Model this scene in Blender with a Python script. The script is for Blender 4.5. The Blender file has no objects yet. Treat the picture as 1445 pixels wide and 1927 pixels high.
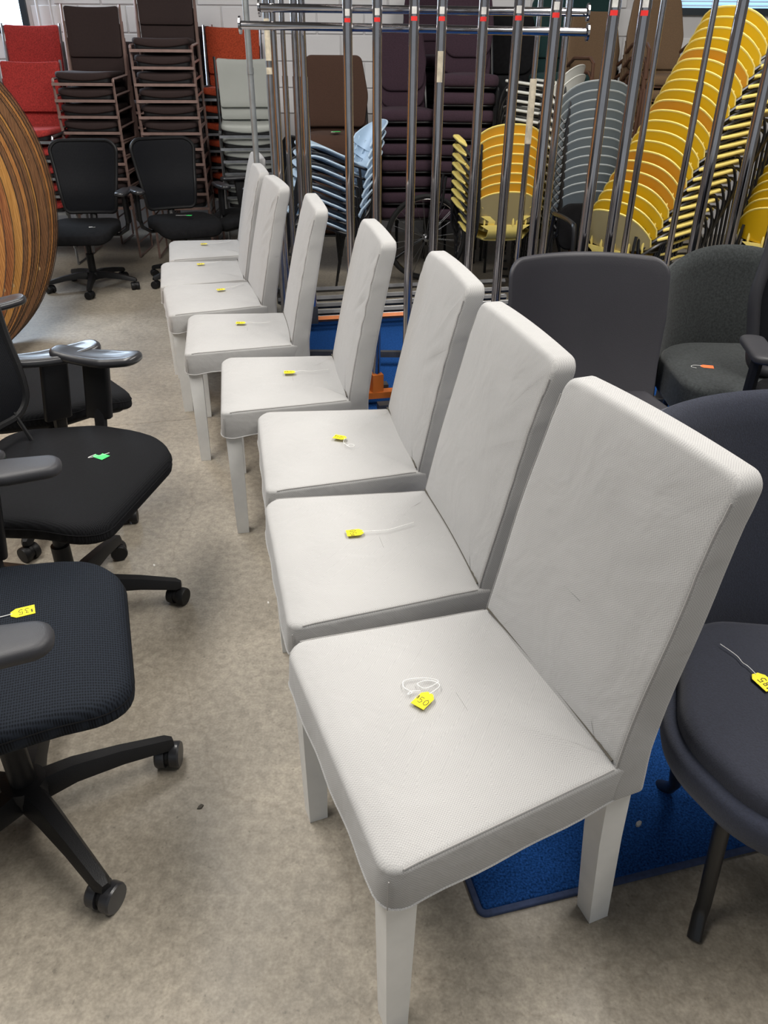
import bpy, math, random
from mathutils import Vector, Matrix
random.seed(7)
PI = math.pi
sc = bpy.context.scene
C = bpy.context.collection
sin, cos, rad = math.sin, math.cos, math.radians

# ---------------------------------------------------------------- camera
cam_d = bpy.data.cameras.new('camera'); cam = bpy.data.objects.new('camera', cam_d); C.objects.link(cam)
cam_d.sensor_fit = 'HORIZONTAL'; cam_d.sensor_width = 36.0; cam_d.lens = 36.0 * 1447.5 / 1445
cam_d.clip_start = .02; cam_d.clip_end = 100
R_ = Vector((0.99997, 0.003968, 0.006709)); U_ = Vector((-0.007795, 0.509054, 0.860699)); F_ = Vector((0, 0.860725, -0.509069))
cam.matrix_world = Matrix(((R_.x, U_.x, -F_.x, 0), (R_.y, U_.y, -F_.y, 0), (R_.z, U_.z, -F_.z, 1.4398), (0, 0, 0, 1)))
sc.camera = cam

# ---------------------------------------------------------------- world, lights, exposure
w = bpy.data.worlds.new('world'); sc.world = w; w.use_nodes = True
w.node_tree.nodes['Background'].inputs[0].default_value = (.86, .93, 1.0, 1)
w.node_tree.nodes['Background'].inputs[1].default_value = .34
sc.view_settings.view_transform = 'Standard'; sc.view_settings.look = 'None'
sc.view_settings.gamma = 1; sc.view_settings.use_curve_mapping = False
sc.view_settings.exposure = 0.0

def area(name, loc, target, sx, sy, power, col):
    d = bpy.data.lights.new(name, 'AREA'); d.shape = 'RECTANGLE'; d.size = sx; d.size_y = sy; d.energy = power; d.color = col
    o = bpy.data.objects.new(name, d); C.objects.link(o); o.location = loc
    o.rotation_euler = (Vector(target) - Vector(loc)).to_track_quat('-Z', 'Y').to_euler()
    return o
for (x, y, p) in ((-1.7, .9, 105), (1.9, .9, 105), (-1.7, 3.1, 100), (1.9, 3.1, 100)):
    area('ceiling_lamp_light', (x, y, 4.05), (x, y + .01, 0), 1.3, 2.4, p, (1, .965, .91))
area('window_light', (-3.7, 7.55, 2.5), (-1.2, 3.6, .4), 1.2, 1.6, 75, (.72, .84, 1))

# ---------------------------------------------------------------- materials
def new_mat(name):
    m = bpy.data.materials.new(name); m.use_nodes = True
    nt = m.node_tree; b = nt.nodes['Principled BSDF']
    return m, nt, b
def L(nt, a, b): nt.links.new(a, b)
def node(nt, t, **k):
    n = nt.nodes.new(t)
    for a, v in k.items():
        if a in n.inputs: n.inputs[a].default_value = v
        else: setattr(n, a, v)
    return n
def c4(c, k=1): return (min(c[0]*k, 1), min(c[1]*k, 1), min(c[2]*k, 1), 1)
def mat(name, col, rough=.5, metal=0, var=.0, vscale=6, bump=0, bscale=200, coat=0, sheen=0, stretch=None, spec=None):
    m, nt, b = new_mat(name)
    b.inputs['Roughness'].default_value = rough; b.inputs['Metallic'].default_value = metal
    b.inputs['Coat Weight'].default_value = coat; b.inputs['Sheen Weight'].default_value = sheen
    if spec is not None: b.inputs['Specular IOR Level'].default_value = spec
    tc = node(nt, 'ShaderNodeTexCoord'); mp = node(nt, 'ShaderNodeMapping'); L(nt, tc.outputs['Object'], mp.inputs[0])
    if stretch: mp.inputs['Scale'].default_value = stretch
    n = node(nt, 'ShaderNodeTexNoise', Scale=vscale, Detail=5.0); L(nt, mp.outputs[0], n.inputs[0])
    r = node(nt, 'ShaderNodeValToRGB'); r.color_ramp.elements[0].position = .3; r.color_ramp.elements[1].position = .7
    r.color_ramp.elements[0].color = c4(col, 1 - var); r.color_ramp.elements[1].color = c4(col, 1 + var)
    L(nt, n.outputs[0], r.inputs[0]); L(nt, r.outputs[0], b.inputs['Base Color'])
    if bump:
        n2 = node(nt, 'ShaderNodeTexNoise', Scale=bscale, Detail=3.0); L(nt, mp.outputs[0], n2.inputs[0])
        bp = node(nt, 'ShaderNodeBump', Strength=bump, Distance=.002); L(nt, n2.outputs[0], bp.inputs['Height']); L(nt, bp.outputs[0], b.inputs['Normal'])
    return m
def weave_mat(name, ca, cb, scale, rough=.95, var=.06, wrinkle=.35, wscale=7, sheen=.2):
    """two-tone woven cloth: fine checks of warp and weft, slow tonal drift, slack wrinkles"""
    m, nt, b = new_mat(name); b.inputs['Roughness'].default_value = rough; b.inputs['Sheen Weight'].default_value = sheen
    b.inputs['Specular IOR Level'].default_value = .2
    tc = node(nt, 'ShaderNodeTexCoord')
    wx = node(nt, 'ShaderNodeMapping'); wx.inputs['Rotation'].default_value = (.05, .07, .0); L(nt, tc.outputs['Object'], wx.inputs[0])
    ch = node(nt, 'ShaderNodeTexChecker', Scale=scale); L(nt, wx.outputs[0], ch.inputs[0])
    ch.inputs[1].default_value = c4(ca); ch.inputs[2].default_value = c4(cb)
    nf = node(nt, 'ShaderNodeTexNoise', Scale=scale*.45, Detail=2.0); L(nt, tc.outputs['Object'], nf.inputs[0])
    mx = node(nt, 'ShaderNodeMix', data_type='RGBA'); L(nt, nf.outputs[0], mx.inputs[0]); L(nt, ch.outputs[0], mx.inputs[6])
    mx.inputs[7].default_value = c4([(p+q)/2 for p, q in zip(ca, cb)])
    ns = node(nt, 'ShaderNodeTexNoise', Scale=4.0, Detail=4.0); L(nt, tc.outputs['Object'], ns.inputs[0])
    mr = node(nt, 'ShaderNodeMapRange'); L(nt, ns.outputs[0], mr.inputs[0]); mr.inputs[1].default_value = .3; mr.inputs[2].default_value = .7; mr.inputs[3].default_value = 1-var; mr.inputs[4].default_value = 1+var
    hs = node(nt, 'ShaderNodeHueSaturation'); L(nt, mx.outputs[2], hs.inputs['Color']); L(nt, mr.outputs[0], hs.inputs['Value'])
    L(nt, hs.outputs[0], b.inputs['Base Color'])
    nw = node(nt, 'ShaderNodeTexNoise', Scale=wscale, Detail=3.0, Distortion=.6); L(nt, tc.outputs['Object'], nw.inputs[0])
    b1 = node(nt, 'ShaderNodeBump', Strength=wrinkle, Distance=.02); L(nt, nw.outputs[0], b1.inputs['Height'])
    b2 = node(nt, 'ShaderNodeBump', Strength=.25, Distance=.0006); L(nt, ch.outputs[1], b2.inputs['Height']); L(nt, b1.outputs[0], b2.inputs['Normal'])
    L(nt, b2.outputs[0], b.inputs['Normal'])
    return m
def mesh_mat(name, col, col2, scale, rough=.8, spec=.3):
    """knitted spacer mesh: voronoi cells with dark holes"""
    m, nt, b = new_mat(name); b.inputs['Roughness'].default_value = rough; b.inputs['Specular IOR Level'].default_value = spec
    tc = node(nt, 'ShaderNodeTexCoord'); mp = node(nt, 'ShaderNodeMapping'); mp.inputs['Scale'].default_value = (1, .62, 1)
    if 'back' in name: mp.inputs['Rotation'].default_value = (0, PI/2, 0); mp.inputs['Scale'].default_value = (1, .7, 1)
    L(nt, tc.outputs['Object'], mp.inputs[0])
    v = node(nt, 'ShaderNodeTexVoronoi', Scale=scale, Randomness=.12, voronoi_dimensions='2D'); L(nt, mp.outputs[0], v.inputs[0])
    r = node(nt, 'ShaderNodeValToRGB'); r.color_ramp.elements[0].position = .15; r.color_ramp.elements[1].position = .5
    r.color_ramp.elements[0].color = c4(col2); r.color_ramp.elements[1].color = c4(col); L(nt, v.outputs['Distance'], r.inputs[0]); L(nt, r.outputs[0], b.inputs['Base Color']); b.inputs['Specular IOR Level'].default_value = .12
    bp = node(nt, 'ShaderNodeBump', Strength=.6, Distance=.001); L(nt, v.outputs['Distance'], bp.inputs['Height']); L(nt, bp.outputs[0], b.inputs['Normal'])
    return m
def wood_mat(name, ca, cb, scale=9):
    m, nt, b = new_mat(name); b.inputs['Roughness'].default_value = .42
    tc = node(nt, 'ShaderNodeTexCoord'); mp = node(nt, 'ShaderNodeMapping'); mp.inputs['Scale'].default_value = (3, 1, .35); L(nt, tc.outputs['Object'], mp.inputs[0])
    wv = node(nt, 'ShaderNodeTexWave', Scale=scale, Distortion=9.0, Detail=4.0); wv.inputs['Detail Scale'].default_value = 2; L(nt, mp.outputs[0], wv.inputs[0])
    r = node(nt, 'ShaderNodeValToRGB'); r.color_ramp.elements[0].color = c4(ca); r.color_ramp.elements[1].color = c4(cb); L(nt, wv.outputs[0], r.inputs[0])
    ns = node(nt, 'ShaderNodeTexNoise', Scale=14.0, Detail=6.0); L(nt, tc.outputs['Object'], ns.inputs[0])
    sp = node(nt, 'ShaderNodeValToRGB'); sp.color_ramp.elements[0].position = .66; sp.color_ramp.elements[1].position = .70
    L(nt, ns.outputs[0], sp.inputs[0]); mx = node(nt, 'ShaderNodeMix', data_type='RGBA'); L(nt, sp.outputs[0], mx.inputs[0]); L(nt, r.outputs[0], mx.inputs[6]); mx.inputs[7].default_value = (.62, .42, .2, 1)
    L(nt, mx.outputs[2], b.inputs['Base Color'])
    bp = node(nt, 'ShaderNodeBump', Strength=.3, Distance=.001); L(nt, wv.outputs[0], bp.inputs['Height']); L(nt, bp.outputs[0], b.inputs['Normal'])
    return m
def concrete_mat():
    m, nt, b = new_mat('concrete'); tc = node(nt, 'ShaderNodeTexCoord')
    def nz(s, d, dist=0):
        n = node(nt, 'ShaderNodeTexNoise', Scale=s, Detail=d, Distortion=dist); L(nt, tc.outputs['Object'], n.inputs[0]); return n
    n1 = nz(1.3, 6.0, .4); n2 = nz(46, 8.0, .3); n3 = nz(160, 3.0); n4 = nz(5, 7.0, 1.2)
    r1 = node(nt, 'ShaderNodeValToRGB'); e = r1.color_ramp.elements; e[0].position = .34; e[1].position = .68
    e[0].color = (.262, .228, .180, 1); e[1].color = (.375, .334, .272, 1); L(nt, n1.outputs[0], r1.inputs[0])
    def mulr(src, n, lo, hi, a, bb):
        mr = node(nt, 'ShaderNodeMapRange'); L(nt, n.outputs[0], mr.inputs[0])
        for i, q in enumerate((lo, hi, a, bb)): mr.inputs[i+1].default_value = q
        h = node(nt, 'ShaderNodeHueSaturation'); L(nt, src, h.inputs['Color']); L(nt, mr.outputs[0], h.inputs['Value']); return h.outputs[0]
    c = mulr(r1.outputs[0], n2, .35, .65, .84, 1.14); c = mulr(c, n3, .3, .7, .85, 1.15); c = mulr(c, n4, .3, .7, .9, 1.08)
    n5 = nz(75, 2.0); c = mulr(c, n5, .66, .74, 1.0, .72)
    # hairline cracks and trowel scratches
    v = node(nt, 'ShaderNodeTexVoronoi', Scale=.9, feature='DISTANCE_TO_EDGE'); mpn = node(nt, 'ShaderNodeMixRGB')
    nd = nz(2.2, 6.0); mpn.inputs[0].default_value = .42; L(nt, tc.outputs['Object'], mpn.inputs[1]); L(nt, nd.outputs[1], mpn.inputs[2]); L(nt, mpn.outputs[0], v.inputs[0])
    rc = node(nt, 'ShaderNodeValToRGB'); rc.color_ramp.elements[0].position = .0; rc.color_ramp.elements[1].position = .0035
    rc.color_ramp.elements[0].color = (.86, .85, .84, 1); rc.color_ramp.elements[1].color = (1, 1, 1, 1); L(nt, v.outputs[0], rc.inputs[0])
    mm = node(nt, 'ShaderNodeMixRGB', blend_type='MULTIPLY'); mm.inputs[0].default_value = 1; L(nt, c, mm.inputs[1]); L(nt, rc.outputs[0], mm.inputs[2])
    L(nt, mm.outputs[0], b.inputs['Base Color'])
    rr = node(nt, 'ShaderNodeMapRange'); L(nt, n4.outputs[0], rr.inputs[0]); rr.inputs[3].default_value = .30; rr.inputs[4].default_value = .62; L(nt, rr.outputs[0], b.inputs['Roughness'])
    bp = node(nt, 'ShaderNodeBump', Strength=.25, Distance=.002); L(nt, n2.outputs[0], bp.inputs['Height']); L(nt, bp.outputs[0], b.inputs['Normal'])
    return m
def emit_mat(name, col, s):
    m, nt, b = new_mat(name); b.inputs['Base Color'].default_value = c4(col); b.inputs['Emission Color'].default_value = c4(col); b.inputs['Emission Strength'].default_value = s
    return m

M = {}
M['linen'] = weave_mat('grey_oxford_cloth', (.50, .492, .482), (.31, .306, .303), 420, var=.05)
M['seam'] = mat('stitched_seam', (.33, .32, .31), .9)
M['white_paint'] = mat('white_painted_wood', (.80, .80, .785), .42, var=.04, vscale=18)
M['concrete'] = concrete_mat()
M['joint'] = mat('floor_joint_crease_shade', (.09, .08, .065), .9)
M['rug'] = mat('blue_carpet', (.012, .056, .20), .95, var=.6, vscale=230, bump=1, bscale=330, spec=.05)
M['rug_edge'] = mat('blue_carpet_binding', (.04, .06, .13), .9, var=.2, vscale=90)
M['yellow_paper'] = mat('yellow_card', (.93, .77, .01), .6)
M['green_paper'] = mat('green_card', (.06, .72, .15), .6)
M['orange_paper'] = mat('orange_card', (1, .2, .06), .6)
M['string'] = mat('white_string', (.82, .82, .80), .8)
M['ink'] = mat('pen_ink', (.09, .07, .03), .6)
M['red_sticker'] = mat('red_sticker', (.92, .035, .03), .5)
M['white_sticker'] = mat('white_sticker', (.78, .76, .72), .5, var=.12, vscale=60)
M['chrome'] = mat('chrome', (.55, .53, .54), .10, 1, var=.05, vscale=30)
M['chrome_dull'] = mat('dull_steel', (.42, .43, .45), .34, 1, var=.15, vscale=20)
M['grey_steel'] = mat('galvanised_tube', (.36, .38, .385), .42, .6, var=.1, vscale=30)
M['base_steel'] = mat('worn_base_steel', (.10, .10, .105), .5, .6, var=.4, vscale=9)
M['orange_steel'] = mat('orange_powder_coat', (.62, .17, .03), .38, var=.12, vscale=8)
M['black_plastic'] = mat('black_plastic', (.010, .010, .011), .45, spec=.28, bump=.25, bscale=500)
M['black_soft'] = mat('charcoal_soft_plastic', (.026, .026, .031), .52, bump=.2, bscale=600)
M['black_gloss'] = mat('glossy_black_plastic', (.022, .022, .025), .33, coat=.15)
M['black_steel'] = mat('black_painted_steel', (.014, .014, .015), .3)
M['black_fabric'] = mat('black_fabric', (.009, .009, .010), .9, var=.2, vscale=40, bump=.5, bscale=700, spec=.12)
M['seat_mesh'] = mesh_mat('black_spacer_mesh', (.011, .0115, .013), (.003, .003, .004), 330)
M['seat_mesh_blue'] = mesh_mat('blue_black_spacer_mesh', (.015, .019, .027), (.004, .005, .007), 230)
M['back_mesh'] = mesh_mat('black_back_mesh', (.011, .012, .015), (.003, .003, .004), 260, .6, .4)
M['navy_wool'] = mat('navy_wool', (.022, .026, .044), .95, var=.18, vscale=240, bump=.4, bscale=420, sheen=.15)
M['navy_seat'] = mat('navy_seat_wool', (.020, .0225, .036), .95, var=.18, vscale=240, bump=.4, bscale=420, sheen=.15)
M['smooth_dark'] = mat('smooth_charcoal_upholstery', (.024, .023, .029), .55, var=.06, vscale=4, bump=.15, bscale=300)
M['charcoal_felt'] = mat('charcoal_felt', (.025, .029, .030), .95, var=.45, vscale=120, bump=.5, bscale=300, sheen=.1)
M['brown_vinyl'] = mat('dark_brown_fabric', (.026, .013, .012), .85, var=.1, vscale=80, bump=.3, bscale=500)
M['bronze'] = mat('bronze_steel', (.30, .20, .175), .38, .35, var=.12, vscale=20)
M['red_tweed'] = mat('red_tweed', (.36, .03, .026), .95, var=.35, vscale=110, bump=.4, bscale=300)
M['rust_tweed'] = mat('rust_tweed', (.40, .055, .018), .95, var=.35, vscale=110, bump=.4, bscale=300)
M['grey_vinyl'] = mat('pale_grey_vinyl', (.37, .385, .36), .5, var=.04)
M['brown_wool'] = mat('brown_wool', (.055, .026, .016), .95, var=.12, vscale=160, bump=.3, bscale=400)
M['plum'] = mat('plum_fabric', (.036, .017, .028), .95, var=.25, vscale=160, bump=.3, bscale=400)
M['teal'] = mat('dark_teal_fabric', (.007, .032, .032), .95, var=.2, vscale=160)
M['tan'] = mat('tan_fabric', (.135, .083, .045), .9, var=.12, vscale=160, bump=.2)
M['tan_frame'] = mat('brown_painted_steel', (.11, .055, .035), .35)
for nm, ca in (('yellow', (.72, .43, .006)), ('amber_shade', (.64, .28, .015)), ('orange', (.74, .36, .02)), ('slate', (.125, .15, .165)), ('sky', (.34, .47, .62)), ('cream', (.80, .62, .20)), ('pale', (.62, .62, .58)), ('stone', (.42, .34, .16))):  # amber and orange: yellow plastic with bounced-light darkening put into the colour
    M[nm] = mat(nm + '_plastic', ca, .38, var=.05, vscale=5)
M['yellow_edge'] = mat('pale_yellow_edge', (.95, .76, .22), .4)  # edge tones carry a painted rim highlight; seats and arms share them
M['slate_edge'] = mat('pale_grey_edge', (.36, .39, .40), .4)
M['sky_edge'] = mat('pale_blue_edge', (.52, .66, .80), .4)
M['wall'] = mat('white_painted_block', (.80, .79, .80), .6, var=.03, vscale=3, bump=.4, bscale=90)
M['mortar'] = mat('painted_mortar', (.66, .65, .66), .8)
M['plain_wall'] = mat('grey_side_wall', (.22, .215, .21), .85)
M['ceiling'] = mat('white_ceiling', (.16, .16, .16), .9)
M['dark_frame'] = mat('dark_window_frame', (.03, .04, .05), .4)
M['sky_light_dim'] = emit_mat('blue_daylight_pane', (.40, .66, 1.0), 1.1)
M['sky_light'] = emit_mat('daylight_pane', (.62, .82, 1.0), 3.0)
M['tube_light'] = emit_mat('lamp_diffuser', (1, .97, .92), 3.0)
M['rubber'] = mat('tyre_rubber', (.02, .02, .02), .8)
M['tape'] = mat('masking_tape', (.62, .55, .42), .8, var=.2, vscale=40)
WOODS = [wood_mat('oak_laminate', (.34, .13, .035), (.56, .26, .075)), wood_mat('walnut_laminate', (.13, .058, .026), (.27, .13, .055)),
         wood_mat('honey_laminate', (.42, .19, .04), (.60, .30, .085)), wood_mat('red_oak_laminate', (.22, .07, .025), (.44, .17, .055))]
M['wood_edge'] = mat('dark_table_edge', (.05, .03, .018), .6, var=.5, vscale=30)

# ---------------------------------------------------------------- mesh helpers
class MB:
    def __init__(s): s.v = []; s.f = []
    def add(s, v, f):
        k = len(s.v); s.v += [tuple(p) for p in v]; s.f += [tuple(i + k for i in q) for q in f]; return s
    def box(s, c, d, rz=0, ry=0, rx=0):
        m = Matrix.Rotation(rz, 3, 'Z') @ Matrix.Rotation(ry, 3, 'Y') @ Matrix.Rotation(rx, 3, 'X')
        vs = [Vector(c) + m @ Vector((d[0]/2*i, d[1]/2*j, d[2]/2*k)) for i in (-1, 1) for j in (-1, 1) for k in (-1, 1)]
        return s.add(vs, [(0, 1, 3, 2), (4, 6, 7, 5), (0, 4, 5, 1), (2, 3, 7, 6), (0, 2, 6, 4), (1, 5, 7, 3)])
    def loft(s, rings, cap=True, closed=False):
        n = len(rings[0]); v = [p for r in rings for p in r]; f = []
        m = len(rings)
        for i in range(m if closed else m - 1):
            for j in range(n):
                a, b = i*n + j, i*n + (j+1) % n; c, d = ((i+1) % m)*n + (j+1) % n, ((i+1) % m)*n + j
                f.append((a, b, c, d))
        if cap and not closed: f.append(tuple(reversed(range(n)))); f.append(tuple(range((m-1)*n, m*n)))
        return s.add(v, f)
    def tube(s, path, r, n=8, closed=False, flat=1.0):
        P = [Vector(p) for p in path]; rings = []; m = len(P); up = None
        for i, p in enumerate(P):
            if closed: t = (P[(i+1) % m] - P[i-1])
            else: t = (P[min(i+1, m-1)] - P[max(i-1, 0)])
            t.normalize()
            if up is None: up = Vector((0, 0, 1)) if abs(t.z) < .9 else Vector((1, 0, 0))
            a = t.cross(up)
            if a.length < 1e-4: a = t.cross(Vector((0, 1, 0)))
            a.normalize(); b = a.cross(t); up = b
            rr = r[i] if isinstance(r, (list, tuple)) else r
            rings.append([p + a*cos(2*PI*k/n)*rr + b*sin(2*PI*k/n)*rr*flat for k in range(n)])
        return s.loft(rings, True, closed)
    def lathe(s, prof, c=(0, 0, 0), axis='z', n=20):
        rings = []
        for r, z in prof:
            ring = []
            for k in range(n):
                a = 2*PI*k/n; p = (r*cos(a), r*sin(a), z)
                if axis == 'y': p = (p[0], p[2], -p[1])
                if axis == 'x': p = (p[2], p[0], p[1])
                ring.append((c[0]+p[0], c[1]+p[1], c[2]+p[2]))
            rings.append(ring)
        return s.loft(rings)
    def slab(s, out, z0, z1, rt=.01, rb=.005, crown=0, nb=3, nr=4, under=0):
        rings = []
        for i in range(nr, 0, -1):
            k = i/nr; 
        cx = sum(p[0] for p in out)/len(out); cy = sum(p[1] for p in out)/len(out)
        def sc_(o, k, z): return [(cx+(p[0]-cx)*k, cy+(p[1]-cy)*k, z) for p in o]
        ib = inset(out, rb)
        for i in range(1, nr): rings.append(sc_(ib, i/nr, z0 - under*(1-(i/nr)**2)))
        for i in range(nb+1):
            a = PI/2*i/nb; o = inset(out, rb*(1-sin(a))); rings.append([(p[0], p[1], z0 + rb*(1-cos(a))) for p in o])
        for i in range(nb+1):
            a = PI/2*i/nb; o = inset(out, rt*(1-cos(a))); rings.append([(p[0], p[1], z1 - rt*(1-sin(a))) for p in o])
        it = inset(out, rt)
        for i in range(nr-1, 0, -1): rings.append(sc_(it, i/nr, z1 + crown*(1-(i/nr)**2)))
        return s.loft(rings)
    def map(s, fn): s.v = [tuple(fn(*p)) for p in s.v]; return s
    def xf(s, m): s.v = [tuple(m @ Vector(p)) for p in s.v]; return s
    def join(s, o): return s.add(o.v, o.f)
    def build(s, name, m, parent=None, ang=40, loc=None):
        me = bpy.data.meshes.new(name); me.from_pydata(s.v, [], s.f); me.update()
        import bmesh
        bm = bmesh.new(); bm.from_mesh(me); bmesh.ops.recalc_face_normals(bm, faces=bm.faces); bm.to_mesh(me); bm.free()
        me.shade_smooth(); me.set_sharp_from_angle(angle=rad(ang))
        me.materials.append(M[m] if isinstance(m, str) else m)
        o = bpy.data.objects.new(name, me); C.objects.link(o)
        if parent: o.parent = parent
        if loc: o.location = loc
        return o
def inset(o, d):
    if abs(d) < 1e-7: return o
    n = len(o); r = []
    for i in range(n):
        a, b, c = o[i-1], o[i], o[(i+1) % n]
        e1 = (b[0]-a[0], b[1]-a[1]); e2 = (c[0]-b[0], c[1]-b[1])
        l1 = math.hypot(*e1) or 1; l2 = math.hypot(*e2) or 1
        nx = -(e1[1]/l1 + e2[1]/l2); ny = (e1[0]/l1 + e2[0]/l2); l = math.hypot(nx, ny) or 1
        r.append((b[0]+nx/l*d, b[1]+ny/l*d))
    return r
def rpoly(pts, radii, seg=5, mx=.06):
    """rounded polygon, counter-clockwise; long edges subdivided"""
    n = len(pts); out = []
    if not isinstance(radii, (list, tuple)): radii = [radii]*n
    for i in range(n):
        a, b, c = Vector(pts[i-1]), Vector(pts[i]), Vector(pts[(i+1) % n]); r = radii[i]
        u = (a-b).normalized(); v = (c-b).normalized(); ang = u.angle(v); d = r/math.tan(ang/2)
        p, q = b+u*d, b+v*d; ctr = b + (u+v).normalized()*(r/sin(ang/2))
        a0 = math.atan2(p.y-ctr.y, p.x-ctr.x); a1 = math.atan2(q.y-ctr.y, q.x-ctr.x); da = (a1-a0+PI) % (2*PI) - PI
        for k in range(seg+1): out.append((ctr.x+r*cos(a0+da*k/seg), ctr.y+r*sin(a0+da*k/seg)))
    res = []
    for i in range(len(out)):
        a, b = out[i], out[(i+1) % len(out)]; res.append(a); l = math.hypot(b[0]-a[0], b[1]-a[1]); k = int(l/mx)
        for j in range(1, k+1): res.append((a[0]+(b[0]-a[0])*j/(k+1), a[1]+(b[1]-a[1])*j/(k+1)))
    return res
def rect(x0, y0, x1, y1): return [(x0, y0), (x1, y0), (x1, y1), (x0, y1)]
def bez(pts, n=12):
    """catmull-rom through the points"""
    P = [Vector(p) for p in pts]; P = [P[0]] + P + [P[-1]]; out = []
    for i in range(1, len(P)-2):
        for k in range(n):
            t = k/n; a, b, c, d = P[i-1:i+3]
            out.append(.5*((2*b) + (c-a)*t + (2*a-5*b+4*c-d)*t*t + (3*b-a-3*c+d)*t*t*t))
    out.append(P[-2]); return out
def tag(o, label=None, cat=None, group=None, kind=None):
    if label: o['label'] = label
    if cat: o['category'] = cat
    if group: o['group'] = group
    if kind: o['kind'] = kind
    return o
def thing(name, label, cat, loc=(0, 0, 0), rz=0, group=None, rot=None):
    o = bpy.data.objects.new(name, None); C.objects.link(o); o.location = loc; o.rotation_euler = rot or (0, 0, rz); o.empty_display_size = .1
    return tag(o, label, cat, group)
def copy_tree(o, parent=None):
    c = o.copy(); C.objects.link(c); c.parent = parent
    for ch in list(o.children): copy_tree(ch, c)
    return c
def recolor(o, frm, to):
    """give this copy's parts another material without touching the shared mesh"""
    for ch in list(o.children_recursive) + [o]:
        if ch.type == 'MESH' and ch.data.materials and ch.data.materials[0] == M[frm]:
            ch.material_slots[0].link = 'OBJECT'; ch.material_slots[0].material = M[to]
ORD = ['topmost', 'second from the top', 'third from the top', 'fourth from the top', 'fifth from the top', 'sixth from the top', 'seventh from the top', 'eighth from the top', 'ninth from the top', 'tenth from the top',
       'eleventh from the top', 'twelfth from the top', 'thirteenth from the top', 'fourteenth from the top', 'fifteenth from the top', 'sixteenth from the top', 'seventeenth from the top', 'eighteenth from the top', 'nineteenth from the top', 'twentieth from the top', 'twenty-first from the top', 'twenty-second from the top', 'twenty-third from the top', 'twenty-fourth from the top']
def ordinal(i, n): return 'lowest' if i == n-1 else ORD[i]
#SECTION structure
# ---------------------------------------------------------------- floor: two poured slabs with a sawn joint between
fl = MB().box((0, 3, -.06), (14, 13, .06)).build('floor', 'joint'); tag(fl, kind='structure')
# joint runs from (-1.14,3.20) to (-0.80,3.285): direction ~14 degrees
jd = Vector((cos(rad(14)), sin(rad(14)))); jp = Vector((-1.0, 3.235))
def jpt(x, off): return (x, jp.y + (x-jp.x)*math.tan(rad(14)) + off)
for nm, o in (('slab', [(-7, -3.5), (7, -3.5), jpt(7, -.002), jpt(-7, -.002)]), ('slab', [jpt(-7, .002), jpt(7, .002), (7, 9.5), (-7, 9.5)])):
    MB().loft([[(p[0], p[1], -.035) for p in o], [(p[0], p[1], -.002) for p in o], [(p[0], p[1], 0) for p in inset(o, .002)]]).build(nm, 'concrete', fl, 10)
WY = 7.7
wb = MB()
for (x0, x1, z0, z1) in ((-7, -4.4, 0, 4.2), (-3.03, 2.36, 0, 4.2), (3.4, 7, 0, 4.2), (-4.4, -3.03, 0, 1.60), (-4.4, -3.03, 3.5, 4.2), (2.36, 3.4, 0, 1.76), (2.36, 3.4, 2.9, 4.2)):
    wb.box(((x0+x1)/2, WY+.1, (z0+z1)/2), (x1-x0, .2, z1-z0))
wb = wb.build('wall_back', 'mortar'); tag(wb, kind='structure')
blk = None
for row in range(16):
    z = 1.0 + row*.2
    if z > 3: break
    for k in range(-10, 10):
        x = k*.4 + (.2 if row % 2 else 0) + .2
        if -4.7 < x < -2.83 and z + .2 > 1.62: continue
        if 2.15 < x < 3.6 and z + .2 > 1.76: continue
        if blk is None:
            o = blk = MB().box((0, 0, 0), (.388, .02, .188)).build('block', 'wall', wb, 10)
            md = o.modifiers.new('b', 'BEVEL'); md.width = .004; md.segments = 1
        else: o = blk.copy(); C.objects.link(o)
        o.location = (x, WY-.002, z+.1)
tag(MB().box((-6.9, 3, 2.1), (.2, 13, 4.2)).build('wall_left', 'plain_wall'), kind='structure')
tag(MB().box((6.9, 3, 2.1), (.2, 13, 4.2)).build('wall_right', 'plain_wall'), kind='structure')
tag(MB().box((0, 3, 4.3), (14, 13, .2)).build('ceiling', 'ceiling'), kind='structure')
def window(name, x0, x1, z0, z1, slats):
    r = bpy.data.objects.new(name, None); C.objects.link(r); r.location = (0, WY, 0); tag(r, kind='structure')
    f = MB(); t = .05
    f.box(((x0+x1)/2, .02, z0+t/2), (x1-x0, .1, t)); f.box(((x0+x1)/2, .02, z1-t/2), (x1-x0, .1, t))
    for x in (x0+t/2, x1-t/2): f.box((x, .02, (z0+z1)/2), (t, .1, z1-z0-2*t))
    f.build('frame', 'dark_frame', r, 10)
    MB().box(((x0+x1)/2, .1, (z0+z1)/2), (x1-x0-.02, .006, z1-z0-.02)).build('pane', 'sky_light_dim' if slats else 'sky_light', r)
    if slats:
        z = z0 + .07
        while z < z1 - .06:
            MB().box(((x0+x1)/2, .05, z), (x1-x0-2*t-.01, .022, .0015), rx=.5).build('slat', 'white_paint', r); z += .03
window('window_1', -4.4, -3.03, 1.60, 3.5, False)
window('window_2', 2.36, 3.4, 1.76, 2.9, True)
# conduit on the back wall
cd = MB().tube([(-2.93, 7.66, .0), (-2.93, 7.66, 4.2)], .012).tube([(-2.82, 7.665, 0), (-2.82, 7.665, 4.2)], .008).build('trim_1', 'wall'); tag(cd, kind='structure')
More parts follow.
